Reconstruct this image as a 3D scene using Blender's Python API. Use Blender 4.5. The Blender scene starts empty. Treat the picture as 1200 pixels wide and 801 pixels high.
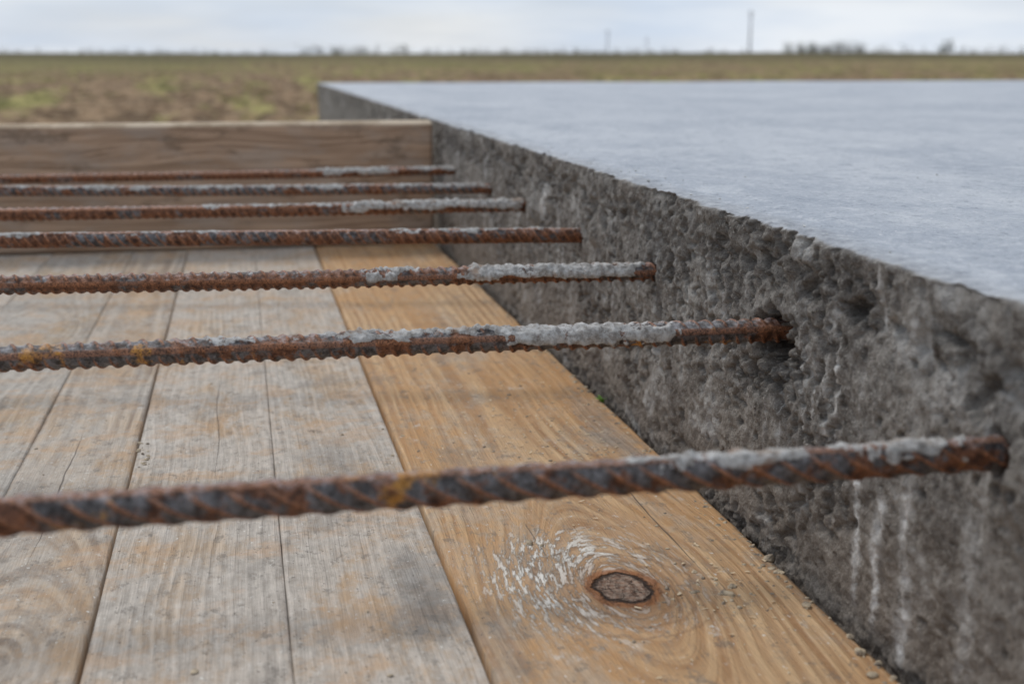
import bpy, math, random
import numpy as np
from mathutils import Vector
random.seed(7); rng=np.random.default_rng(7)
np.seterr(all='ignore')
scn=bpy.context.scene
scn.view_settings.view_transform='Standard'; scn.view_settings.look='None'; scn.view_settings.exposure=0

# ---------------------------------------------------------------- constants (metres)
CAM_Z=1.10
W=0.32                      # x of the slab side face
TOP=CAM_Z-0.0997            # slab top
BAR=CAM_Z-0.1683            # rebar axis height
DECK=CAM_Z-0.3046           # top of planks
FAR=5.46

# ---------------------------------------------------------------- numpy noise
def h2(ix,iy,seed):
    n=(ix.astype(np.int64)*374761393+iy.astype(np.int64)*668265263+seed*974711)&0xffffffff
    n=((n^(n>>13))*1274126177)&0xffffffff
    n=n^(n>>16)
    n=(n*2246822519)&0xffffffff
    n=n^(n>>15)
    return (n&0xffffff)/float(0xffffff)
def vn(x,y,seed=0):
    x,y=np.broadcast_arrays(np.asarray(x,float),np.asarray(y,float))
    ix=np.floor(x);iy=np.floor(y);fx=x-ix;fy=y-iy
    fx=fx*fx*fx*(fx*(fx*6-15)+10);fy=fy*fy*fy*(fy*(fy*6-15)+10)
    a=h2(ix,iy,seed);b=h2(ix+1,iy,seed);c=h2(ix,iy+1,seed);d=h2(ix+1,iy+1,seed)
    return (a+(b-a)*fx)+((c+(d-c)*fx)-(a+(b-a)*fx))*fy
def fbm(x,y,seed=0,o=4,g=.5):
    s=0;a=1;t=0
    x=np.asarray(x,float);y=np.asarray(y,float)
    for i in range(o):
        s=s+a*(vn(x,y,seed+i*17)-.5)*2;t+=a;a*=g
        x,y=(x*1.63-y*1.21+3.7),(x*1.21+y*1.63+1.3)
    return s/t
def sst(x,a,b):
    t=np.clip((x-a)/(b-a),0,1);return t*t*(3-2*t)

def grid_mesh(name,P,mat,attrs=None,wrap=False,smooth=True):
    n,m,_=P.shape
    me=bpy.data.meshes.new(name)
    me.vertices.add(n*m);me.vertices.foreach_set('co',P.reshape(-1).astype(np.float32))
    idx=np.arange(n*m).reshape(n,m)
    if wrap: idx=np.concatenate([idx,idx[:,:1]],1)
    q=np.stack([idx[:-1,:-1],idx[1:,:-1],idx[1:,1:],idx[:-1,1:]],-1).reshape(-1,4)
    me.loops.add(q.size);me.loops.foreach_set('vertex_index',q.reshape(-1).astype(np.int32))
    me.polygons.add(len(q));me.polygons.foreach_set('loop_start',np.arange(0,q.size,4,dtype=np.int32))
    me.polygons.foreach_set('use_smooth',np.full(len(q),smooth))
    me.update(calc_edges=True)
    for k,v in (attrs or {}).items():
        at=me.attributes.new(k,'FLOAT','POINT');at.data.foreach_set('value',v.reshape(-1).astype(np.float32))
    me.materials.append(mat)
    ob=bpy.data.objects.new(name,me);scn.collection.objects.link(ob);return ob
def mesh_obj(name,V,F,mats,smooth=False,parent=None,mi=None):
    me=bpy.data.meshes.new(name);me.from_pydata([tuple(v) for v in V],[],[tuple(f) for f in F]);me.update()
    if not isinstance(mats,(list,tuple)): mats=[mats]
    for m in mats: me.materials.append(m)
    if smooth: me.polygons.foreach_set('use_smooth',[True]*len(me.polygons))
    if mi: me.polygons.foreach_set('material_index',mi)
    ob=bpy.data.objects.new(name,me);scn.collection.objects.link(ob)
    if parent: ob.parent=parent
    return ob
def box(name,x0,x1,y0,y1,z0,z1,mat,bev=0,parent=None,seg=2):
    V=[(x,y,z) for z in(z0,z1) for y in(y0,y1) for x in(x0,x1)]
    F=[(0,2,3,1),(4,5,7,6),(0,1,5,4),(1,3,7,5),(3,2,6,7),(2,0,4,6)]
    ob=mesh_obj(name,V,F,mat,parent=parent)
    if bev:
        b=ob.modifiers.new('b','BEVEL');b.width=bev;b.segments=seg;b.limit_method='NONE'
    return ob
def empty(name):
    e=bpy.data.objects.new(name,None);scn.collection.objects.link(e);return e

# ---------------------------------------------------------------- node helper
class M:
    def __init__(s,name):
        s.m=bpy.data.materials.new(name);s.m.use_nodes=True;s.nt=s.m.node_tree;s.n=s.nt.nodes
        s.b=s.n['Principled BSDF'];s.co=s.node('ShaderNodeTexCoord').outputs['Object']
    def node(s,t,**k):
        n=s.n.new(t)
        for a,b in k.items(): setattr(n,a,b)
        return n
    def set(s,sock,v):
        if hasattr(v,'is_output') : s.nt.links.new(v,sock)
        else:
            if hasattr(sock.default_value,'__len__') and not hasattr(v,'__len__'): v=[v]*len(sock.default_value)
            if hasattr(v,'__len__') and len(sock.default_value)==4 and len(v)==3: v=(*v,1)
            sock.default_value=v
    def ma(s,op,a,b=0.,c=0.,clamp=False):
        n=s.node('ShaderNodeMath',operation=op,use_clamp=clamp)
        s.set(n.inputs[0],a);s.set(n.inputs[1],b);s.set(n.inputs[2],c);return n.outputs[0]
    def sc(s,v,k,add=(0,0,0)):
        n=s.node('ShaderNodeVectorMath',operation='MULTIPLY_ADD');s.set(n.inputs[0],v);s.set(n.inputs[1],k);s.set(n.inputs[2],add);return n.outputs[0]
    def noise(s,v,scale=1,detail=3,rough=.5,dist=0):
        n=s.node('ShaderNodeTexNoise');s.set(n.inputs['Vector'],v);s.set(n.inputs['Scale'],scale)
        s.set(n.inputs['Detail'],detail);s.set(n.inputs['Roughness'],rough);s.set(n.inputs['Distortion'],dist);return n.outputs[0]
    def sm(s,v,a,b,lo=0.,hi=1.):
        n=s.node('ShaderNodeMapRange',interpolation_type='SMOOTHSTEP');s.set(n.inputs[0],v);s.set(n.inputs[1],a);s.set(n.inputs[2],b);s.set(n.inputs[3],lo);s.set(n.inputs[4],hi);return n.outputs[0]
    def mix(s,f,a,b,bl='MIX'):
        n=s.node('ShaderNodeMix',data_type='RGBA',blend_type=bl);s.set(n.inputs[0],f);s.set(n.inputs[6],a);s.set(n.inputs[7],b);return n.outputs[2]
    def sep(s,v):
        n=s.node('ShaderNodeSeparateXYZ');s.set(n.inputs[0],v);return n.outputs
    def comb(s,x,y,z):
        n=s.node('ShaderNodeCombineXYZ');s.set(n.inputs[0],x);s.set(n.inputs[1],y);s.set(n.inputs[2],z);return n.outputs[0]
    def attr(s,name):
        return s.node('ShaderNodeAttribute',attribute_name=name).outputs['Fac']
    def bump(s,h,strength,dist,normal=None):
        n=s.node('ShaderNodeBump');s.set(n.inputs['Height'],h);s.set(n.inputs['Strength'],strength);s.set(n.inputs['Distance'],dist)
        if normal is not None: s.set(n.inputs['Normal'],normal)
        return n.outputs[0]
    def blob(s,x,y,cx,cy,rx,ry):
        ex=s.ma('DIVIDE',s.ma('SUBTRACT',x,cx),rx);ey=s.ma('DIVIDE',s.ma('SUBTRACT',y,cy),ry)
        return s.sm(s.ma('SQRT',s.ma('ADD',s.ma('MULTIPLY',ex,ex),s.ma('MULTIPLY',ey,ey))),1.,0.)
    def out(s,col,rough=.8,spec=.3,normal=None,metal=0.):
        s.set(s.b.inputs['Base Color'],col);s.set(s.b.inputs['Roughness'],rough);s.set(s.b.inputs['Specular IOR Level'],spec);s.set(s.b.inputs['Metallic'],metal)
        if normal is not None: s.set(s.b.inputs['Normal'],normal)
        return s.m

# ---------------------------------------------------------------- materials
def wood(name,kx,ky,light,dark,grey,greyamt,seed,knotR=0.,splat=0.,ringc=1.,cracks=(),stains=()):
    m=M(name);co=m.co;x,y,z=m.sep(co)[:3]
    nA=m.noise(m.sc(co,(11,2.6,1),(seed,seed*1.7,0)),1,3,.55)
    xw=m.ma('ADD',x,m.ma('MULTIPLY',m.ma('SUBTRACT',nA,.5),.026))
    dx=m.ma('SUBTRACT',xw,kx);dy=m.ma('SUBTRACT',y,ky)
    D=.13
    dys=m.ma('MULTIPLY',m.ma('TANH',m.ma('DIVIDE',m.ma('ABSOLUTE',dy),D)),D*.40)
    u=m.ma('SQRT',m.ma('ADD',m.ma('MULTIPLY',dx,dx),m.ma('MULTIPLY',dys,dys)))
    r1=m.noise(m.comb(m.ma('MULTIPLY',u,210),m.ma('MULTIPLY',y,2.5),seed),1,4,.65)
    sn=m.ma('SINE',m.ma('ADD',m.ma('MULTIPLY',u,2*math.pi/.0068),m.ma('MULTIPLY',nA,9)))
    ring=m.sm(m.ma('ADD',m.ma('MULTIPLY',r1,.9),m.ma('MULTIPLY',sn,.07)),.30,.60)
    fib=m.noise(m.sc(co,(1100,28,30),(seed,0,0)),1,4,.65)
    fib2=m.noise(m.sc(co,(240,7,30),(seed,5,0)),1,4,.65)
    mot=m.noise(m.sc(co,(55,38,1),(seed,2,0)),1,5,.72)
    c=m.mix(m.ma('MULTIPLY',m.ma('SUBTRACT',1.,ring),ringc),light,dark)
    big=m.noise(m.sc(co,(9,4,1),(seed*2,3,0)),1,3,.6)
    c=m.mix(m.sm(big,.38,.62,0,.65),c,(light[0]*.82,light[1]*.64,light[2]*.44))
    c=m.mix(m.sm(fib2,.35,.7,0,.5),c,(light[0]*.66,light[1]*.60,light[2]*.54))
    gm=m.noise(m.sc(co,(16,8,1),(seed*3,9,0)),1,5,.65)
    gs=m.noise(m.sc(co,(80,40,1),(seed*3,1,0)),1,5,.75)
    gmask=m.ma('MULTIPLY',m.sm(m.ma('ADD',m.ma('MULTIPLY',gm,.6),m.ma('MULTIPLY',gs,.4)),.60-.30*greyamt,.70-.22*greyamt),min(1,.3+.6*greyamt))
    gcol=m.mix(m.sm(m.noise(m.sc(co,(140,80,1),(3,seed,0)),1,5,.75),.34,.66),grey,tuple(g*.64 for g in grey))
    gcol=m.mix(m.ma('MULTIPLY',ring,.3),gcol,tuple(min(1,g*1.3) for g in grey))
    c=m.mix(gmask,c,gcol)
    rs=m.noise(m.sc(co,(17,22,1),(seed,12,0)),1,5,.72)
    c=m.mix(m.sm(rs,.49,.64,0,.5),c,(.54,.335,.185))
    c=m.mix(m.sm(mot,.39,.27,0,.5),c,(.70,.67,.62))
    st=m.noise(m.sc(co,(24,12,1),(seed*5,2,0)),1,6,.75)
    c=m.mix(m.sm(st,.54,.65,0,.42),c,(.21,.185,.16))
    st2=m.noise(m.sc(co,(90,60,1),(seed*4,2,0)),1,5,.75)
    c=m.mix(m.sm(st2,.56,.65,0,.55),c,(.16,.14,.12))
    for (sx,sy,rx,ry,amt) in stains:
        bl=m.blob(x,y,sx,sy,rx,ry)
        c=m.mix(m.ma('MULTIPLY',m.sm(m.ma('ADD',m.ma('MULTIPLY',bl,.28),m.ma('ADD',m.ma('MULTIPLY',gs,.6),m.ma('MULTIPLY',st2,.35))),.53,.66),m.ma('MULTIPLY',bl,amt*1.1,clamp=True)),c,m.mix(m.sm(mot,.4,.6),(.15,.14,.13),(.30,.28,.26)))
    c=m.mix(m.sm(fib,.3,.75,0,.30),c,(.12,.10,.08))
    sp=m.noise(m.sc(co,(420,260,1)),1,2,.6)
    c=m.mix(m.sm(sp,.68,.74,0,.75),c,(.07,.06,.055))
    wsp=m.noise(m.sc(co,(300,190,1),(50,seed,0)),1,3,.6)
    c=m.mix(m.sm(wsp,.66,.73,0,.75),c,(.70,.68,.63))
    h=m.ma('ADD',m.ma('MULTIPLY',ring,.5),m.ma('ADD',m.ma('MULTIPLY',fib,.6),m.ma('MULTIPLY',gs,.6)))
    cn=m.noise(m.sc(co,(1,9,1),(0,seed,0)),1,3,.55)
    for q,(cx,y0,y1,wmax) in enumerate(cracks):
        dd=m.ma('ABSOLUTE',m.ma('SUBTRACT',m.ma('ADD',x,m.ma('MULTIPLY',m.ma('SUBTRACT',cn,.5),.009)),cx))
        mid=(y0+y1)/2;hl=(y1-y0)/2
        wd=m.sm(m.ma('ABSOLUTE',m.ma('SUBTRACT',y,mid)),hl,hl*.3,0.,wmax)
        ck=m.ma('LESS_THAN',dd,wd)
        c=m.mix(m.ma('MULTIPLY',ck,.7),c,(.06,.045,.035));h=m.ma('SUBTRACT',h,m.ma('MULTIPLY',ck,1.5))
    if splat:
        wm=m.noise(m.comb(m.ma('MULTIPLY',u,360),m.ma('MULTIPLY',y,55),m.ma('MULTIPLY',x,60)),1,5,.75)
        k2=m.ma('SQRT',m.ma('ADD',m.ma('POWER',m.ma('ABSOLUTE',m.ma('SUBTRACT',x,kx-.022)),2.),m.ma('POWER',m.ma('MULTIPLY',m.ma('ABSOLUTE',m.ma('SUBTRACT',y,ky+.02)),.75),2.)))
        k2=m.ma('ADD',k2,m.ma('MULTIPLY',m.ma('SUBTRACT',mot,.5),.05))
        reg=m.sm(k2,.095,.025)
        wmask=m.ma('MULTIPLY',m.sm(m.ma('ADD',wm,m.ma('MULTIPLY',reg,.08)),.55,.63),m.ma('MULTIPLY',reg,splat))
        c=m.mix(m.ma('MULTIPLY',reg,.12),c,(.6,.56,.5))
        c=m.mix(wmask,c,(.74,.71,.65));h=m.ma('ADD',h,m.ma('MULTIPLY',wmask,.8))
    if knotR:
        kn=m.noise(m.sc(co,(60,50,1),(2,7,0)),1,4,.65)
        ex=m.ma('SUBTRACT',x,kx);ey=m.ma('MULTIPLY',m.ma('SUBTRACT',y,ky),.78)
        d=m.ma('SQRT',m.ma('ADD',m.ma('MULTIPLY',ex,ex),m.ma('MULTIPLY',ey,ey)))
        d=m.ma('DIVIDE',m.ma('ADD',d,m.ma('MULTIPLY',m.ma('SUBTRACT',kn,.5),.014)),knotR)
        for rr_ in (1.55,2.05,2.6):
            c=m.mix(m.ma('MULTIPLY',m.sm(m.ma('ABSOLUTE',m.ma('SUBTRACT',d,rr_)),.10,.02),.38),c,(.22,.12,.06))
        c=m.mix(m.sm(d,2.4,1.0,0,.55),c,(.32,.165,.075))
        c=m.mix(m.sm(d,1.2,1.0,0,.9),c,(.30,.12,.045))
        krs=m.ma('SINE',m.ma('MULTIPLY',d,26.))
        kc=m.mix(m.sm(krs,-.6,.8),(.13,.07,.045),(.27,.155,.10))
        kc=m.mix(m.sm(m.noise(m.sc(co,(300,300,1)),1,4,.7),.4,.62),kc,(.34,.25,.19))
        c=m.mix(m.sm(d,.80,.72),c,kc)
        cr=m.ma('MULTIPLY',m.sm(d,.68,.76),m.sm(d,.90,.80))
        c=m.mix(m.ma('MULTIPLY',cr,.9),c,(.02,.013,.01))
        ang=m.ma('ARCTAN2',ey,ex)
        rc=m.sm(m.ma('ABSOLUTE',m.ma('SINE',m.ma('ADD',m.ma('MULTIPLY',ang,2.5),m.ma('MULTIPLY',kn,3.)))),.07,.02)
        rcm=m.ma('MULTIPLY',rc,m.sm(d,.75,.55))
        c=m.mix(m.ma('MULTIPLY',rcm,.9),c,(.02,.013,.01))
        h=m.ma('SUBTRACT',h,m.ma('MULTIPLY',m.ma('ADD',cr,rcm),3.))
        h=m.ma('ADD',h,m.ma('MULTIPLY',m.sm(d,1.5,.9),.9))
    n=m.bump(h,.85,.0015)
    return m.out(c,.75,.25,n)

wA=wood('pine_warm',.2087,.677,(.68,.46,.26),(.35,.18,.078),(.50,.43,.35),.38,1.3,.0205,.95,.95,((.262,.66,.92,.0006),(.175,.72,.80,.0004)),((.125,.62,.03,.10,.35),(.29,1.0,.03,.25,.4)))
wB=wood('pine_grey_b',.33,1.3,(.54,.45,.36),(.38,.30,.23),(.50,.475,.445),.85,7.7)
wC=wood('pine_grey_c',-.20,.95,(.63,.50,.375),(.36,.27,.19),(.58,.54,.49),.78,13.1,0,0,1.,((-.03,.9,1.3,.0004),),((.092,.70,.035,.13,.7),(.06,.95,.05,.16,.4)))
wD=wood('pine_grey_d',-.135,.645,(.58,.47,.36),(.24,.175,.13),(.51,.475,.43),.62,19.9,0,.0,1.,((-.14,.78,1.1,.0006),),((-.16,.9,.03,.1,.4),))
wE=wood('pine_grey_e',-.25,1.5,(.54,.45,.35),(.34,.265,.20),(.50,.47,.43),.75,27.3)

def board_mat():
    m=M('formwork_wood');co=m.co;x,y,z=m.sep(co)[:3]
    n0=m.noise(m.sc(co,(3,3,14)),1,2)
    r=m.noise(m.comb(m.ma('MULTIPLY',x,5),0.,m.ma('ADD',m.ma('MULTIPLY',z,190),m.ma('MULTIPLY',n0,9))),1,3,.6)
    c=m.mix(m.sm(r,.32,.68),(.24,.155,.10),(.47,.325,.225))
    g=m.noise(m.sc(co,(9,9,26)),1,5,.65)
    c=m.mix(m.sm(g,.44,.66,0,.45),c,(.38,.33,.285))
    d=m.noise(m.sc(co,(14,14,30),(4,4,4)),1,5,.7)
    c=m.mix(m.sm(d,.52,.68,0,.6),c,(.13,.09,.06))
    e=m.sm(z,TOP-.0095,TOP-.004)
    c=m.mix(m.ma('MULTIPLY',e,.9),c,m.mix(m.sm(d,.4,.6),(.74,.61,.46),(.48,.37,.26)))
    return m.out(c,.75,.25,m.bump(r,.5,.001))
boardM=board_mat()

def concrete_side():
    m=M('concrete_rough');co=m.co;x,y,z=m.sep(co)[:3]
    pale=m.attr('pale');darkm=m.attr('darkm');topm=m.attr('topm');hole=m.attr('hole')
    a=m.noise(co,13,5,.68);b=m.noise(co,90,5,.75);f=m.noise(co,480,4,.75);b2=m.noise(m.sc(co,(1,1,1),(5,5,5)),34,5,.75)
    s=m.noise(m.sc(co,(1,46,5)),1,5,.7)
    c=m.mix(m.sm(a,.34,.66),(.165,.152,.14),(.31,.288,.262))
    c=m.mix(m.sm(b2,.48,.62,0,.55),c,(.125,.114,.103))
    c=m.mix(m.sm(b,.5,.68,0,.6),c,(.40,.38,.355))
    c=m.mix(m.sm(b,.45,.34,0,.8),c,(.075,.067,.06))
    c=m.mix(m.sm(f,.56,.67,0,.65),c,(.54,.52,.485))
    c=m.mix(m.sm(f,.44,.34,0,.75),c,(.05,.045,.04))
    c=m.mix(m.sm(s,.52,.68,0,.34),c,(.48,.47,.455))
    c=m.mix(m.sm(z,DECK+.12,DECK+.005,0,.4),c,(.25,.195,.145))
    c=m.mix(m.ma('MULTIPLY',darkm,.6),c,(.055,.049,.045))
    pl=m.ma('MULTIPLY',pale,m.sm(m.ma('ADD',m.ma('MULTIPLY',f,.4),m.ma('MULTIPLY',b,.6)),.33,.50))
    c=m.mix(pl,c,m.mix(m.sm(b,.3,.7),(.60,.59,.575),(.84,.84,.83)))
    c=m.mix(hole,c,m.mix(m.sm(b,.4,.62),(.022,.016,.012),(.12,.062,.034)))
    t1=m.noise(m.sc(co,(4,2.2,1)),1,5,.62);t2=m.noise(m.sc(co,(70,55,1)),1,5,.75);t3=m.noise(m.sc(co,(330,330,1)),1,4,.75);t4=m.noise(m.sc(co,(16,9,1),(7,1,0)),1,5,.7)
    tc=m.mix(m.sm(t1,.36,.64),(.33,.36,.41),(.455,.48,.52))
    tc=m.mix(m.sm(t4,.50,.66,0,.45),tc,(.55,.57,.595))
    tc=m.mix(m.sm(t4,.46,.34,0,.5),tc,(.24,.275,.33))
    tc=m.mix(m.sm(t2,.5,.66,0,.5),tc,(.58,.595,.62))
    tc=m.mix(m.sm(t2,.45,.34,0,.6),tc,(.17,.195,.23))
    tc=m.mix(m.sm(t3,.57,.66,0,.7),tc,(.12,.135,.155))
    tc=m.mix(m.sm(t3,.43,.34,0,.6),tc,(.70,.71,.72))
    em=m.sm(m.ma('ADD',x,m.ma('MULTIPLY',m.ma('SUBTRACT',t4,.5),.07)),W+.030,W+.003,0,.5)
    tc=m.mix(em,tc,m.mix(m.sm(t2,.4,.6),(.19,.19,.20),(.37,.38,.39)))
    tc=m.mix(m.ma('MULTIPLY',darkm,.25),tc,(.18,.18,.18))
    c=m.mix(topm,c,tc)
    hs=m.ma('ADD',m.ma('MULTIPLY',b,1.2),m.ma('MULTIPLY',f,.8))
    ht=m.ma('ADD',m.ma('MULTIPLY',t2,.9),m.ma('MULTIPLY',t3,.5))
    n1=m.bump(hs,1.,.0034)
    n2=m.bump(ht,1.,.0024)
    mx=m.node('ShaderNodeMix',data_type='VECTOR');m.set(mx.inputs[0],topm);m.set(mx.inputs[4],n1);m.set(mx.inputs[5],n2)
    wet=m.sm(t1,.42,.6,.58,.78)
    rough=m.ma('ADD',m.ma('MULTIPLY',m.ma('SUBTRACT',1.,topm),.9),m.ma('MULTIPLY',topm,wet))
    spec=m.ma('ADD',.2,m.ma('MULTIPLY',topm,.1))
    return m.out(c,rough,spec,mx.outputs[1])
concM=concrete_side()

def plain_conc():
    m=M('concrete_plain');a=m.noise(m.co,9,5,.6)
    return m.out(m.mix(m.sm(a,.3,.7),(.15,.145,.14),(.24,.23,.22)),.9,.2,m.bump(m.noise(m.co,80,4,.7),.6,.002))
plainM=plain_conc()

def rebar_mat(name,seed,rust=.5,yellow=.3,blue=.4):
    m=M(name);co=m.co;coat=m.attr('coat');rib=m.attr('rib');up=m.attr('upf')
    v=m.sc(co,(1,1,1),(seed,seed,0))
    a=m.noise(v,38,5,.7);b=m.noise(v,180,5,.75);f=m.noise(v,900,4,.75);g=m.noise(v,30,5,.7)
    steel=m.mix(m.sm(b,.35,.65),(.04,.034,.033),(.20,.19,.195))
    rustc=m.mix(m.sm(b,.35,.65),(.048,.020,.012),(.26,.098,.04))
    yel=m.mix(m.sm(f,.3,.7),(.42,.18,.03),(.62,.31,.05))
    c=m.mix(m.sm(a,.60-.26*rust,.68-.26*rust,0,.9),steel,rustc)
    c=m.mix(m.ma('MULTIPLY',m.sm(rib,.35,.85),m.sm(b,.3,.6,.35,.9)),c,m.mix(m.sm(f,.35,.65),(.12,.045,.022),(.46,.20,.095)))
    c=m.mix(m.ma('MULTIPLY',m.sm(g,.70-.2*yellow,.78-.2*yellow),m.sm(b,.36,.56,.1,.85)),c,yel)
    c=m.mix(m.sm(f,.46,.34,0,.8),c,(.018,.012,.009))
    c=m.mix(m.sm(m.ma('ADD',m.ma('MULTIPLY',b,.7),m.ma('MULTIPLY',up,.18)),.49,.62,0,blue),c,(.34,.345,.37))  # grey-blue steel patches, plus a sky highlight painted on the upper side
    cc=m.mix(m.sm(b,.35,.65),(.25,.23,.21),(.54,.53,.515))
    cc=m.mix(m.sm(f,.42,.3,0,.7),cc,(.14,.11,.09))
    cc=m.mix(m.sm(f,.58,.7,0,.7),cc,(.76,.76,.75))
    cc=m.mix(m.sm(a,.54,.66,0,.65),cc,(.27,.17,.105))
    cf=m.sm(m.ma('ADD',coat,m.ma('MULTIPLY',m.ma('SUBTRACT',b,.5),1.3)),.32,.50)
    c=m.mix(cf,c,cc)
    rough=m.ma('ADD',m.ma('MULTIPLY',cf,.45),.45)
    met=m.ma('MULTIPLY',m.ma('SUBTRACT',1.,cf),.35)
    return m.out(c,rough,.4,m.bump(m.ma('ADD',m.ma('MULTIPLY',f,.6),b),.9,.0012),met)

# ---------------------------------------------------------------- concrete slab
slab=empty('concrete_slab')
ys=[-.35];
while ys[-1]<FAR:
    t=ys[-1]
    s=.012 if t<.35 else (.0015 if t<1.15 else (.0024 if t<1.9 else .0024+(t-1.9)*.012))
    ys.append(min(t+s,FAR))
ys=np.array(ys)
xs=[6.0]
while xs[-1]>W+.0035:
    s=min(.35,.0022+max(0,(xs[-1]-W-.06))*.045);xs.append(max(xs[-1]-s,W+.0035))
prof=[(x,TOP,0,1) for x in xs]
R=.0035
for k in range(1,5):
    a=k/5*math.pi/2
    prof.append((W+R-R*math.sin(a),TOP-R+R*math.cos(a),-math.sin(a),math.cos(a)))
z=TOP-R
while z>DECK-.03:
    prof.append((W,z,-1,0));z-=.0015
for z in (DECK-.06,DECK-.15,DECK-.3,.4,.2,-.1): prof.append((W,z,-1,0))
prof=np.array(prof)
Y,PX=np.meshgrid(ys,prof[:,0],indexing='ij');PZ=np.broadcast_to(prof[:,1],Y.shape)
NX=np.broadcast_to(prof[:,2],Y.shape);NZ=np.broadcast_to(prof[:,3],Y.shape)
sidew=np.clip(-NX,0,1)
nearf=1-sst(Y,1.9,3.2)*.7
d=fbm(Y*9,PZ*9,1,3)*.0040
d+=fbm(Y*60,PZ*80,2,4,.6)*.0021*nearf
d+=fbm(Y*210,PZ*230,3,3,.65)*.0018*nearf
hc=sst(fbm(Y*12,PZ*22,5,4,.6),.02,.30)*sst(fbm(Y*130,PZ*150,6,3),-.05,.3)
d-=hc*.0042*nearf
dep=TOP-PZ
band=np.exp(-((dep-.030-.012*fbm(Y*7,0*Y,8,3))/.015)**2)
d-=band*sst(fbm(Y*80,PZ*90,9,3),-.15,.3)*.0050*nearf
d+=np.exp(-(dep/.012)**2)*.001
darkm=np.clip(hc*.6+band*.6*sst(fbm(Y*50,PZ*60,15,3),-.25,.25),0,1)*sidew  # mask for darker colour in honeycomb, upper band, pits and top crumbs
hole=np.zeros_like(darkm)
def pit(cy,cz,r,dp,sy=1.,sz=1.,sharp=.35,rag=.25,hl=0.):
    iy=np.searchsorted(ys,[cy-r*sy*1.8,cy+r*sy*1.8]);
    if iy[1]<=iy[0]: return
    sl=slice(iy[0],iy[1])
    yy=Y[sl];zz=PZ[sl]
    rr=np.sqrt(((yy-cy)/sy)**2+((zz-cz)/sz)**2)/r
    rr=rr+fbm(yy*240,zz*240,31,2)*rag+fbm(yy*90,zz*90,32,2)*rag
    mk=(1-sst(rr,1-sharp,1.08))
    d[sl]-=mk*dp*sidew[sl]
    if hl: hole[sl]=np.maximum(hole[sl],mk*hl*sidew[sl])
    darkm[sl]=np.maximum(darkm[sl],mk*.8*sidew[sl])
for i in range(900):
    r=.0007+.0030*random.random()**2.4
    pit(random.uniform(.35,2.4),random.uniform(DECK,TOP-.006),r,r*1.0,random.uniform(.8,1.8),1)
for cy,cz,r in((.53,TOP-.028,.006),(.585,TOP-.034,.005),(.62,TOP-.03,.006),(.655,TOP-.022,.004),(.47,TOP-.032,.007),(.86,TOP-.025,.004),(1.05,TOP-.03,.005),(.56,TOP-.047,.004),(.70,TOP-.04,.004)):
    pit(cy,cz,r,r*.9,1.8,.7,.5,.5)
bars=[ # y at wall, y at left ref, x left ref
 (.483,.486,-.095),(.747,.758,-.1405),(.975,1.022,-.1846),(1.203,1.280,-.2278),(1.459,1.496,-.2639),(1.663,1.762,-.3084),(1.946,1.952,-.3403)]
# broken-out hollow round the second bar
pit(.738,BAR-.012,.029,.008,1.1,.9,.5,.6)
pit(.735,BAR-.006,.0215,.026,1.05,.95,.2,.45,1.)
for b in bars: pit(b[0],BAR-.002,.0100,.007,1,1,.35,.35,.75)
def lump(cy,cz,r,hh):
    global d
    rr=np.sqrt((Y-cy)**2+(PZ-cz)**2)/r+fbm(Y*90,PZ*90,77,2)*.3
    d=d+(1-sst(rr,.2,1.1))*hh*sidew
lump(1.40,BAR+.004,.022,.009);lump(.455,BAR-.012,.03,.006);lump(1.15,BAR+.01,.015,.004)
chip=sst(fbm(Y*20,0*Y+3,21,5,.6),.02,.5)*np.exp(-((dep)/.010)**2)*sidew
d=d-chip*.0065*nearf
lim=sst(PZ,DECK-.1,DECK-.02)
d=d*sidew*np.maximum(lim,.3)
fine=np.exp(-np.clip(PX-W,0,9)/.6)
dt=fbm(Y*2.2,PX*2.2,41,2)*.0016+fbm(Y*60,PX*60,42,4,.65)*.0012*fine
crumb=sst(fbm(Y*140,PX*140,44,2),.35,.6)*np.exp(-((PX-W)/.03))*sst(fbm(Y*7,PX*7,45,2),.1,.4)
dt=dt+crumb*.0014
dt=dt-np.exp(-((PX-W)/.007))*np.abs(fbm(Y*26,0*Y+1,46,5,.6))*.0050
topw=np.clip(NZ,0,1)
P=np.stack([PX+NX*d,Y,PZ+topw*dt],-1)
pale=np.zeros_like(Y)
def streak(cy,z0,z1,w,a,seed):
    wob=cy+fbm(PZ*30,0*PZ+seed,60+seed,2)*.004
    wd=w*(1+.6*fbm(PZ*60,0*PZ,80+seed,2))
    k=np.exp(-((Y-wob)/wd)**2)*sst(PZ,z1-.004,z1+.01)*(1-sst(PZ,z0-.012,z0+.003))
    k*=.55+.6*sst(fbm(Y*120,PZ*50,90+seed,3),-.3,.3)
    return k*a*sidew
for i,(cy,z0,z1,w,a) in enumerate([(.608,TOP-.112,TOP-.195,.0032,1.),(.584,TOP-.12,TOP-.2,.0040,1.),(.555,TOP-.105,TOP-.205,.0050,.85),
   (.600,TOP-.002,TOP-.040,.0026,1.),(.655,TOP-.06,TOP-.12,.003,.8),(.672,TOP-.07,TOP-.11,.002,.7),(.69,TOP-.06,TOP-.10,.002,.65),(.64,TOP-.05,TOP-.10,.002,.75),
   (1.36,TOP-.03,TOP-.075,.016,.8),(1.10,TOP-.02,TOP-.06,.006,.3),(.82,TOP-.05,TOP-.12,.003,.4),(.50,TOP-.10,TOP-.19,.006,.4),(.90,TOP-.07,TOP-.15,.004,.35)]):
    pale=np.maximum(pale,streak(cy,z0,z1,w,a,i))
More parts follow.
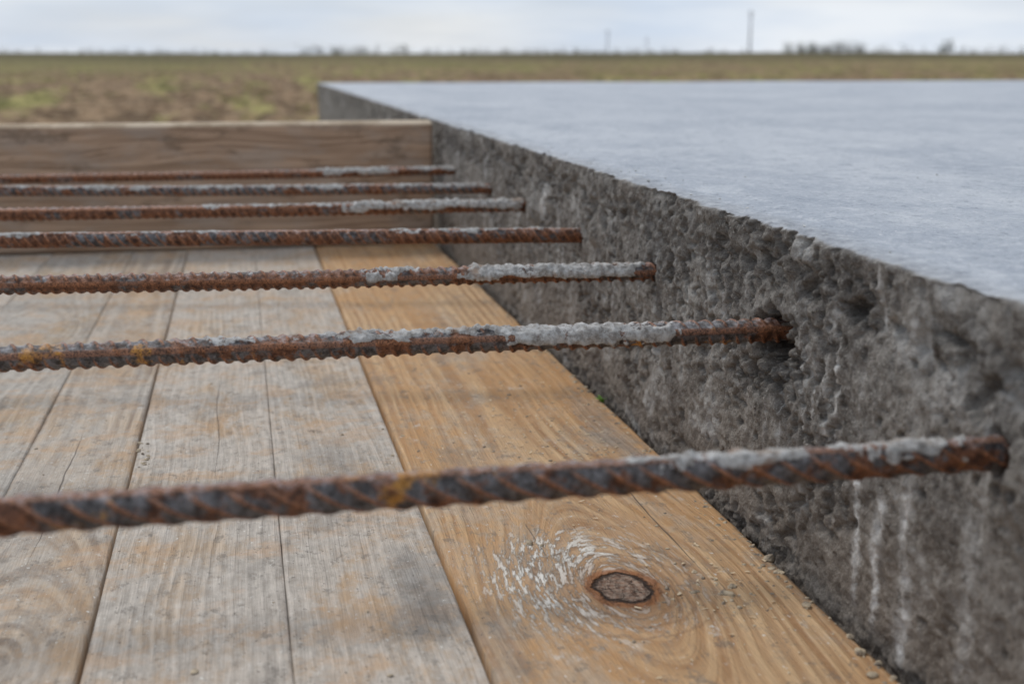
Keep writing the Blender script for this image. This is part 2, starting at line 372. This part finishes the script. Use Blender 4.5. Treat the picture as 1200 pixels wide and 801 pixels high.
for i in range(90):
    pale=np.maximum(pale,streak(random.uniform(.38,2.1),TOP-random.uniform(.02,.1),TOP-random.uniform(.1,.2),random.uniform(.0007,.0022),random.uniform(.1,.45),100+i))
pale=np.maximum(pale,sst(fbm(Y*26,PZ*26,71,4),.28,.6)*.35*sidew)
darkm=np.maximum(darkm,crumb*topw)
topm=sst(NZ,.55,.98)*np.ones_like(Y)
side=grid_mesh('cast_concrete',P,concM,{'pale':pale,'darkm':darkm,'topm':topm,'hole':hole});side.parent=slab
box('core',W+.05,5.995,-.34,FAR-.0005,-.1,TOP-.014,plainM,parent=slab)
box('far_edge',W+.004,6.0,FAR-.001,FAR+.02,-.1,TOP-.004,plainM,.003,parent=slab)

# ---------------------------------------------------------------- rebars
def rebar(i,ywall,yl,xl,coats,rib_p,skew,roll,seed,rust,yellow,blue,zoff=0.,r0=.0064,step=.0009,rh=.0013):
    dirv=Vector((xl-W,yl-ywall,0));dirv.normalize()
    p0=Vector((W+.05,ywall,BAR+zoff))+Vector((0,(ywall-yl)/(W-xl)*.05,0))
    L=(p0.x+.85)/abs(dirv.x)
    n=int(L/step);nt=56
    s=np.linspace(0,L,n)[:,None];th=np.linspace(0,2*math.pi,nt,endpoint=False)[None,:]
    S,T=np.broadcast_arrays(s,th)
    tr=T+roll
    env=np.clip(np.abs(np.sin(tr)),0,1)**.6
    half=np.where(np.sin(tr)>0,1.,-1.)
    ph=(S+fbm(S*40,0*S,400+seed,2)*.0012)/rib_p+half*skew*np.cos(tr)*.5+np.where(half>0,0,.5)
    rib=np.clip(np.cos(2*math.pi*ph)*1.3-.25,0,1)**1.1*env
    lon=np.exp(-(np.cos(tr)-1)**2/.006)+np.exp(-(np.cos(tr)+1)**2/.006)
    ribm=np.maximum(rib,lon*.75)
    X=p0.x+dirv.x*S
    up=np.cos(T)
    tt=np.sin(T)*.0066
    coat=np.zeros_like(S)
    for (x0,x1,amt,lo) in coats:
        e0=fbm(X*0+T*1.4,X*0+x0,260+seed,2)*.016;ec=fbm(X*180,tt*180,265+seed,3)*.014
        w=sst(X+e0+ec,x0-.005,x0+.005)*(1-sst(X+e0+ec,x1-.005,x1+.005))
        edge=lo+.85*fbm(X*55,T*1.3,200+seed,4)
        coat=np.maximum(coat,w*sst(up,edge-.08,edge+.2)*amt)
    coat*= .45+.85*sst(fbm(X*60,tt*80,210+seed,4,.65),-.4,.15)
    coat=np.clip(coat,0,1)
    lumpn=.5+.5*fbm(X*95,tt*140+np.cos(T)*.8,220+seed,4,.6)
    lumpn2=.5+.5*fbm(X*330,tt*330+np.cos(T)*2.2,240+seed,3,.6)
    wear=.7+.3*vn(X*30,T,230+seed)
    r=r0+rh*ribm*wear*(1-.4*sst(coat,.3,.9))+sst(coat,.2,1)*(lumpn**2*.0034+lumpn2**2*.0022)+fbm(X*260,tt*400,250+seed,3,.6)*.00032
    d3=np.array(dirv);uv=np.array([0,0,1.]);sv=np.cross(d3,uv)
    sag=(fbm(X*3,0*X,300+seed,2)*.0012)
    P=np.array(p0)+d3*S[...,None]+uv*((r*np.cos(T))+sag)[...,None]+sv*(r*np.sin(T))[...,None]
    mat=rebar_mat('rebar_steel_%d'%i,seed*3.1,rust,yellow,blue)
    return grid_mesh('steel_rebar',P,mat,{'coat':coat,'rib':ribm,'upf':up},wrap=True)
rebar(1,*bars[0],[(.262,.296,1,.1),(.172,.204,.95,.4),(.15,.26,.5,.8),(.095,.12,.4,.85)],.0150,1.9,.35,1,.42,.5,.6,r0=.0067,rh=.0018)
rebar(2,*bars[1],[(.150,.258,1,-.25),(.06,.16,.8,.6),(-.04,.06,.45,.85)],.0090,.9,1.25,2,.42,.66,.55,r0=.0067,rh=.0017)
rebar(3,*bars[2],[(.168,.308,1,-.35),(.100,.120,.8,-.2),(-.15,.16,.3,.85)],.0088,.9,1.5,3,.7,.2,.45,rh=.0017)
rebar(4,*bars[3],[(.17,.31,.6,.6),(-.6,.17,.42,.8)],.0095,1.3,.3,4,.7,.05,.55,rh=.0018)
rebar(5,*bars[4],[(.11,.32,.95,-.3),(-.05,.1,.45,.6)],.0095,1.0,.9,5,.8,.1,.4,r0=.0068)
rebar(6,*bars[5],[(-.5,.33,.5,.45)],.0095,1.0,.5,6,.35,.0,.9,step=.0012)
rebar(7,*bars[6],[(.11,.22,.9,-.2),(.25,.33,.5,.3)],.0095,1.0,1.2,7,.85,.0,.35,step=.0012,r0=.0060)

# ---------------------------------------------------------------- wooden deck
deck=empty('wooden_deck')
def plank(n,x0,x1,mat,dz=0.,y0=-.35,y1=2.16,rd=.0022):
    yy=np.arange(y0,y1,.006);m=44
    us=(1-np.cos(np.linspace(0,math.pi,m)))/2
    us=.5*us+.5*np.linspace(0,1,m)
    xx=x0+(x1-x0)*us
    Yg,Xg=np.meshgrid(yy,xx,indexing='ij')
    ed=np.minimum(Xg-x0,x1-Xg)
    round_=-rd*np.exp(-ed/rd)*(1+.8*fbm(Yg*25,Xg*8,n+300,3))
    cup=((us-.5)**2*.0022)[None,:]
    Z=DECK+dz+cup+round_+fbm(Yg*5,Xg*9,n+310,2)*.0006
    wob0=fbm(yy*9,0*yy,n+320,4)*.0009
    wob1=fbm(yy*9,0*yy,n+330,4)*.0009
    if rd<.001: wob0*=.3;wob1*=.3
    Xg=Xg+wob0[:,None]*(1-us)[None,:]+wob1[:,None]*us[None,:]
    Pt=np.stack([Xg,Yg,Z],-1)
    lo=Pt[:,:1].copy();lo[...,2]=DECK-.028;hi=Pt[:,-1:].copy();hi[...,2]=DECK-.028
    Pt=np.concatenate([lo,Pt,hi],1)
    ob=grid_mesh('plank_%d'%n,Pt[:,::-1],mat);ob.parent=deck
    return ob
plank(1,.1132,.3115,wA,0,rd=.0014)
plank(2,.0141,.1098,wC,-.0004,rd=.0006)
plank(3,-.0910,.0137,wC,-.0003,rd=.0006)
plank(4,-.1765,-.0935,wD,-.0002,rd=.0015)
plank(5,-.30,-.1772,wE,.0002,rd=.001)
plank(6,-.41,-.3012,wC,0,rd=.001)
plank(7,-.53,-.412,wB,.0006)
plank(8,-.72,-.533,wD,0)
plank(9,-.90,-.723,wE,.0005)
for k,yj in enumerate((0.0,.7,1.4,2.06)):
    box('joist_%d'%k,-.92,.30,yj-.035,yj+.035,DECK-.13,DECK-.029,boardM,.003,parent=deck)
    for q,xj in enumerate((-.80,.20)):
        box('post_%d_%d'%(k,q),xj-.035,xj+.035,yj-.033,yj+.033,-.1,DECK-.131,boardM,.003,parent=deck)
fb=empty('formwork_board')
box('board',-.95,.311,2.122,2.150,DECK+.002,TOP-.0005,boardM,.0045,parent=fb,seg=1)
box('cleat_1',-.60,-.53,2.151,2.19,.3,TOP-.03,boardM,.003,parent=fb)
box('cleat_2',.10,.17,2.151,2.19,.3,TOP-.03,boardM,.003,parent=fb)

# ---------------------------------------------------------------- crumbs and shavings
import bmesh
bmx=bmesh.new();bmesh.ops.create_icosphere(bmx,subdivisions=2,radius=1)
IV=np.array([v.co[:] for v in bmx.verts]);IF=[[v.index for v in f.verts] for f in bmx.faces];bmx.free()
def crumbs(name,items,mat):
    V=[];F=[];o=0
    for (x,y,z,r) in items:
        pr=IV@rng.normal(0,1,(3,5));k=IV*(1+.16*np.sin(pr*2.2+rng.uniform(0,6,5)).sum(1)[:,None]*.6+rng.uniform(-.08,.08,(len(IV),1)))
        k=k*np.array([rng.uniform(.7,1.4),rng.uniform(.7,1.2),rng.uniform(.4,.8)])*r
        a=rng.uniform(0,6.28);c,s=math.cos(a),math.sin(a)
        k=np.stack([k[:,0]*c-k[:,1]*s,k[:,0]*s+k[:,1]*c,k[:,2]],1)+np.array([x,y,z+r*.25])
        V.extend(k.tolist());F.extend([[i+o for i in f] for f in IF]);o+=len(IV)
    return mesh_obj(name,V,F,mat)
cm=M('crumb');cv=cm.noise(cm.co,180,3,.6)
crM=cm.out(cm.mix(cm.sm(cv,.35,.65),(.20,.165,.13),(.54,.44,.31)),.9,.2,cm.bump(cm.noise(cm.co,900,3),.6,.0006))
it=[]
for i in range(1000):
    y=random.uniform(.5,2.05);off=abs(random.gauss(0,.007))
    it.append((W-.010-off,y,DECK-.0003,.0004+.0018*random.random()**3))
for i in range(200):
    y=random.uniform(.5,1.9);x=random.uniform(.12,.31)
    it.append((x,y,DECK,.0003+.0010*random.random()**3))
for i in range(240):
    it.append((min(.31,random.gauss(.255,.03)),random.gauss(.98,.08),DECK,.0004+.0012*random.random()**2))
for i in range(80):
    it.append((min(.30,random.gauss(.262,.018)),random.gauss(.66,.03),DECK,.0004+.0012*random.random()**2))
for i in range(240):
    it.append((random.uniform(-.5,.11),random.uniform(.5,2.0),DECK,.0003+.0012*random.random()**4))
for i in range(26):
    t=random.random();it.append((-.083-.006*t+random.gauss(0,.0025),.97+.07*t,DECK,.0005+.0012*random.random()))
for x,y,r in((.170,.757,.0028),(.177,.752,.0014),(-.035,.62,.002),(.303,.63,.0035),(.306,.57,.004),(.31,.70,.004),(.272,.665,.0025),(.266,.655,.003),(.30,.545,.0035)):
    it.append((x,y,DECK,r))
crumbs('concrete_crumbs',it,crM)
it=[]
for i in range(130):
    y=random.choice([random.gauss(1.14,.07),random.uniform(.6,2.2)])
    it.append((W+.008+abs(random.gauss(0,.02)),y,TOP-.0003,.0003+.0008*random.random()**2))
for i in range(40):
    it.append((W+random.uniform(.02,.7),random.uniform(.6,3),TOP-.0003,.0004+.0008*random.random()**2))
cm2=M('slab_crumb');crM2=cm2.out(cm2.mix(cm2.sm(cm2.noise(cm2.co,150,2),.4,.6),(.30,.30,.29),(.65,.64,.62)),.9,.2)
crumbs('mortar_crumbs',it,crM2)
sm_=M('shaving');sM=sm_.out(sm_.mix(sm_.noise(sm_.co,90),(.5,.36,.2),(.74,.62,.46)),.8,.2)
V=[];F=[]
for i in range(170):
    r=random.random()
    if r<.3: x,y=random.uniform(.14,.305),random.uniform(.55,1.5)
    elif r<.7: x,y=random.gauss(.245,.03),random.gauss(1.0,.08)
    elif r<.85: x,y=random.gauss(.27,.015),random.gauss(.66,.03)
    else: x,y=random.uniform(-.4,.1),random.uniform(.6,1.8)
    x=min(x,.306)
    a=random.uniform(0,6.28);l=random.uniform(.0008,.003);w=random.uniform(.0003,.0009);zz=DECK+.0008
    c,s=math.cos(a),math.sin(a);o=len(V);j=random.uniform(-.4,.4)*l;tz=random.uniform(-.0003,.0010)
    V+=[(x-c*l-s*w,y-s*l+c*w,zz),(x-c*l*.8+s*w,y-s*l*.8-c*w,zz+.0002),(x+s*w+j*s,y-c*w,zz+.0004),(x+c*l+s*w*.4,y+s*l-c*w*.4,zz+tz),(x+c*l*.7-s*w,y+s*l*.7+c*w,zz+tz+.0002)]
    F+=[(o,o+1,o+2),(o,o+2,o+4),(o+2,o+3,o+4)]
mesh_obj('wood_shavings',V,F,sM)
gm=M('sprout_green');gM=gm.out(gm.mix(gm.noise(gm.co,200),(.10,.22,.03),(.2,.36,.06)),.6,.3)
V=[];F=[]
for i in range(14):
    a=random.uniform(0,6.28);l=random.uniform(.004,.008);o=len(V);cx,cy=.3125,1.085
    c,s=math.cos(a),math.sin(a)
    V+=[(cx,cy,DECK-.004),(cx+c*l*.5-s*.0012-.002,cy+s*l*.5+c*.0012,DECK+l*.5),(cx+c*l*.5+s*.0012-.002,cy+s*l*.5-c*.0012,DECK+l*.5),(cx+c*l-.003,cy+s*l,DECK+l*.6)]
    F+=[(o,o+1,o+2),(o+1,o+3,o+2)]
mesh_obj('weed_sprout',V,F,gM)

# ---------------------------------------------------------------- field
def ghgt(x,y):
    r=np.sqrt(x*x+y*y)
    h=sst(r,90,420)*2.5*(1-.6*sst(r,600,1500))
    h=h+fbm(x*.012,y*.012,500,2)*.5*sst(r,60,250)
    fur=np.sin((x+fbm(x*.05,y*.05,503,2)*.8)*2*math.pi/1.6)*.05
    h=h+(fur+fbm(x*1.1,y*1.1,501,4)*.18+fbm(x*4,y*4,502,3)*.09)*sst(r,4,9)*(1-sst(r,120,300))
    return h
def graded(lo,hi,s0,g,c=0.):
    a=[c]
    while a[-1]<hi: a.append(a[-1]+s0+abs(a[-1]-c)*g)
    b=[c]
    while b[-1]>lo: b.append(b[-1]-s0-abs(b[-1]-c)*g)
    return np.array(b[:0:-1]+a)
gx=graded(-3500,3500,.10,.014,2.);gy=graded(-600,4500,.12,.010,14.)
GY,GX=np.meshgrid(gy,gx,indexing='ij')
GZ=ghgt(GX,GY)
fm=M('tilled_field');co=fm.co;x,y,z=fm.sep(co)[:3]
a=fm.noise(fm.sc(co,(.42,.05,0)),1,5,.65);b=fm.noise(fm.sc(co,(1.3,.5,0)),1,6,.75);c3=fm.noise(fm.sc(co,(1.,.6,1)),6,5,.75);e=fm.noise(fm.sc(co,(.03,.012,0),(4,2,0)),1,6,.7)
e2=fm.noise(fm.sc(co,(.025,.05,0),(9,2,0)),1,6,.7)
c=fm.mix(fm.sm(b,.41,.59),(.105,.066,.038),(.30,.205,.125))
c=fm.mix(fm.sm(c3,.52,.64,0,.55),c,(.42,.33,.215))
c=fm.mix(fm.sm(c3,.45,.36,0,.7),c,(.055,.036,.022))
gr=fm.mix(fm.sm(b,.4,.6),(.13,.135,.04),(.34,.32,.11))
c=fm.mix(fm.ma('MULTIPLY',fm.sm(a,.49,.60),.72),c,gr)
c=fm.mix(fm.ma('MULTIPLY',fm.sm(y,70,140),fm.sm(e,.42,.58,.25,.8)),c,fm.mix(fm.sm(e2,.42,.58),(.125,.115,.045),(.24,.215,.09)))
c=fm.mix(fm.ma('MULTIPLY',fm.sm(y,130,240),fm.sm(e2,.60,.42,.55,.95)),c,(.072,.062,.034))
fieldM=fm.out(c,.95,.1,fm.bump(c3,.8,.06))
grid_mesh('field',np.stack([GX,GY,GZ],-1)[:,::-1],fieldM)
g2=M('field_grass');gg=g2.noise(g2.co,.9,3)
grM=g2.out(g2.mix(g2.sm(gg,.35,.65),(.13,.145,.04),(.42,.37,.15)),.8,.15)
N=15000
rr=10+130*rng.random(N)**1.3;aa=rng.uniform(-.35,.75,N)
tx=rr*np.sin(aa);ty=rr*np.cos(aa)
keep=fbm(tx*.35,ty*.05,601,3)>.08
tx=tx[keep];ty=ty[keep];tz=ghgt(tx,ty)
V=[];F=[]
for X0,Y0,Z0 in zip(tx,ty,tz):
    for k in range(5):
        a=random.uniform(0,6.28);l=random.uniform(.05,.17);w=.010+.008*random.random();q=random.uniform(.3,1)*l
        c_,s_=math.cos(a),math.sin(a);o=len(V);bx,by=X0+random.gauss(0,.06),Y0+random.gauss(0,.06)
        V+=[(bx-s_*w,by+c_*w,Z0-.02),(bx+s_*w,by-c_*w,Z0-.02),(bx+c_*q,by+s_*q,Z0+l)];F.append((o,o+1,o+2))
mesh_obj('grass',V,F,grM)

# ---------------------------------------------------------------- distant trees and poles
tm=M('tree_leaves');tl=tm.noise(tm.co,.8,3)
leafM=tm.out(tm.mix(tm.sm(tl,.35,.65),(.045,.06,.03),(.10,.115,.06)),.9,.1)
bm_=M('bark');barkM=bm_.out(bm_.mix(bm_.noise(bm_.co,6),(.06,.045,.035),(.12,.10,.08)),.9,.1)
def add_tree(V,F,MI,x,y,h,w,dens=130):
    z0=float(ghgt(np.array([x]),np.array([y]))[0])-.1
    o=len(V);n=7
    for k,(zz,r) in enumerate(((0,.06),(.35,.045),(.8,.015))):
        for i in range(n):
            a=i/n*6.283;V.append((x+math.cos(a)*r*h*.5,y+math.sin(a)*r*h*.5,z0+zz*h))
    for k in range(2):
        for i in range(n):
            j=(i+1)%n;F.append((o+k*n+i,o+k*n+j,o+(k+1)*n+j,o+(k+1)*n+i));MI.append(1)
    cl=[]
    for k in range(9):
        a=random.uniform(0,6.28);rr=random.uniform(0,.38)*w;zz=random.uniform(.2,.92)*h
        cl.append((x+math.cos(a)*rr,y+math.sin(a)*rr,z0+zz,random.uniform(.14,.26)*min(w,h)))
        o=len(V);t=.02*h
        V+=[(x-t,y,z0+.2*h),(x+t,y,z0+.2*h),(cl[-1][0],cl[-1][1],cl[-1][2])];F.append((o,o+1,o+2));MI.append(1)
    for i in range(dens):
        cx,cy,cz,cr=random.choice(cl);v=Vector((random.gauss(0,1),random.gauss(0,1),random.gauss(0,.8)));v=v.normalized()*cr*random.uniform(.4,1.15)
        p=Vector((cx,cy,cz))+v;s=.055*h*random.uniform(.6,1.4)
        a=Vector((random.gauss(0,1),random.gauss(0,1),random.gauss(0,1))).normalized()*s
        b=a.orthogonal().normalized()*s*.8;o=len(V)
        V+=[tuple(p-a),tuple(p-b*.6),tuple(p+a),tuple(p+b*.6)];F.append((o,o+1,o+2,o+3));MI.append(0)
def pol(deg,D): a=math.radians(deg);return D*math.sin(a),D*math.cos(a)
V=[];F=[];MI=[]
for lo,hi,n,h0,h1,D0 in((23.6,26.9,44,2.2,4.4,430),(2.5,7.5,34,1.6,3.4,430),(27,36,50,1.2,3.0,435),(8,23,110,.9,2.4,430),(-12,2,80,.8,2.1,430),(33,45,14,1.5,4,450),(-30,-12,12,1,4,450)):
    for i in range(n):
        x,y=pol(random.uniform(lo,hi),D0+random.uniform(-25,20));h=random.uniform(h0,h1)
        add_tree(V,F,MI,x,y,h,h*random.uniform(1.2,2.6),60)
mesh_obj('distant_trees',V,F,[leafM,barkM],mi=MI)
V=[];F=[];MI=[];x,y=pol(30.2,400);add_tree(V,F,MI,x,y,4.2,6.2,420);mesh_obj('tree',V,F,[leafM,barkM],mi=MI)
pm=M('weathered_pole');poleM=pm.out(pm.mix(pm.noise(pm.co,3),(.26,.27,.29),(.38,.39,.41)),.8,.2)
def pole(deg,D,h,r=.16):
    x,y=pol(deg,D);z0=float(ghgt(np.array([x]),np.array([y]))[0])
    e=empty('utility_pole');n=12;V=[];F=[]
    for zz,q in((-.3,1.),(h*.5,.8),(h,.6)):
        for i in range(n): V.append((x+math.cos(i/n*6.283)*r*q,y+math.sin(i/n*6.283)*r*q,z0+zz))
    for k in range(2):
        for i in range(n):
            j=(i+1)%n;F.append((k*n+i,k*n+j,(k+1)*n+j,(k+1)*n+i))
    F.append(tuple(range(2*n,3*n)))
    mesh_obj('shaft',V,F,poleM,True,e)
    box('crossarm',x-1.0,x+1.0,y-.2,y-.08,z0+h-.9,z0+h-.72,poleM,.01,e)
    box('crossarm_lower',x-.7,x+.7,y-.2,y-.08,z0+h-1.9,z0+h-1.74,poleM,.01,e)
    for k,q in enumerate((-.9,-.3,.3,.9)):
        box('insulator_%d'%k,x+q-.05,x+q+.05,y-.19,y-.09,z0+h-.72,z0+h-.5,poleM,.015,e)
pole(22.1,400,12.5,.34);pole(16.0,520,9.5,.28);pole(17.7,640,8.5,.25)

# ---------------------------------------------------------------- camera
cam=bpy.data.cameras.new('camera');co_=bpy.data.objects.new('camera',cam);scn.collection.objects.link(co_)
co_.location=(0,0,CAM_Z);co_.rotation_euler=(math.radians(90-12.48),0,math.radians(-11.84))
cam.lens=45;cam.sensor_width=36;cam.clip_start=.02;cam.clip_end=8000
cam.dof.use_dof=True;cam.dof.focus_distance=.86;cam.dof.aperture_fstop=8
scn.camera=co_

# ---------------------------------------------------------------- light
SE,SR=math.radians(52),math.radians(-24)
w=bpy.data.worlds.new('World');scn.world=w;w.use_nodes=True;nt=w.node_tree
bg=nt.nodes['Background'];sky=nt.nodes.new('ShaderNodeTexSky');sky.sky_type='NISHITA';sky.sun_disc=False
sky.sun_elevation=SE;sky.sun_rotation=SR;sky.dust_density=2.;sky.air_density=1.
tc=nt.nodes.new('ShaderNodeTexCoord')
mp=nt.nodes.new('ShaderNodeMapping');mp.inputs['Scale'].default_value=(2.6,2.6,16);nt.links.new(tc.outputs['Generated'],mp.inputs[0])
no=nt.nodes.new('ShaderNodeTexNoise');no.inputs['Scale'].default_value=1.3;no.inputs['Detail'].default_value=5;nt.links.new(mp.outputs[0],no.inputs[0])
mr=nt.nodes.new('ShaderNodeMapRange');mr.interpolation_type='SMOOTHSTEP';mr.inputs[1].default_value=.3;mr.inputs[2].default_value=.68;mr.inputs[3].default_value=.72;mr.inputs[4].default_value=.97
nt.links.new(no.outputs[0],mr.inputs[0])
no2=nt.nodes.new('ShaderNodeTexNoise');no2.inputs['Scale'].default_value=2.1;no2.inputs['Detail'].default_value=4;nt.links.new(mp.outputs[0],no2.inputs[0])
mc=nt.nodes.new('ShaderNodeMix');mc.data_type='RGBA';mc.inputs[6].default_value=(6.4,7.3,8.6,1);mc.inputs[7].default_value=(8.5,8.95,9.5,1)
mr2=nt.nodes.new('ShaderNodeMapRange');mr2.inputs[1].default_value=.35;mr2.inputs[2].default_value=.65;nt.links.new(no2.outputs[0],mr2.inputs[0]);nt.links.new(mr2.outputs[0],mc.inputs[0])
mx=nt.nodes.new('ShaderNodeMix');mx.data_type='RGBA'
nt.links.new(mr.outputs[0],mx.inputs[0]);nt.links.new(sky.outputs[0],mx.inputs[6]);nt.links.new(mc.outputs[2],mx.inputs[7])
nt.links.new(mx.outputs[2],bg.inputs[0]);bg.inputs[1].default_value=.1
sl=bpy.data.lights.new('sun','SUN');sl.energy=1.5;sl.angle=math.radians(14);sl.color=(1,.955,.89)
so=bpy.data.objects.new('sun',sl);scn.collection.objects.link(so)
dv=Vector((math.sin(SR)*math.cos(SE),math.cos(SR)*math.cos(SE),math.sin(SE)))
so.rotation_euler=dv.to_track_quat('Z','Y').to_euler()
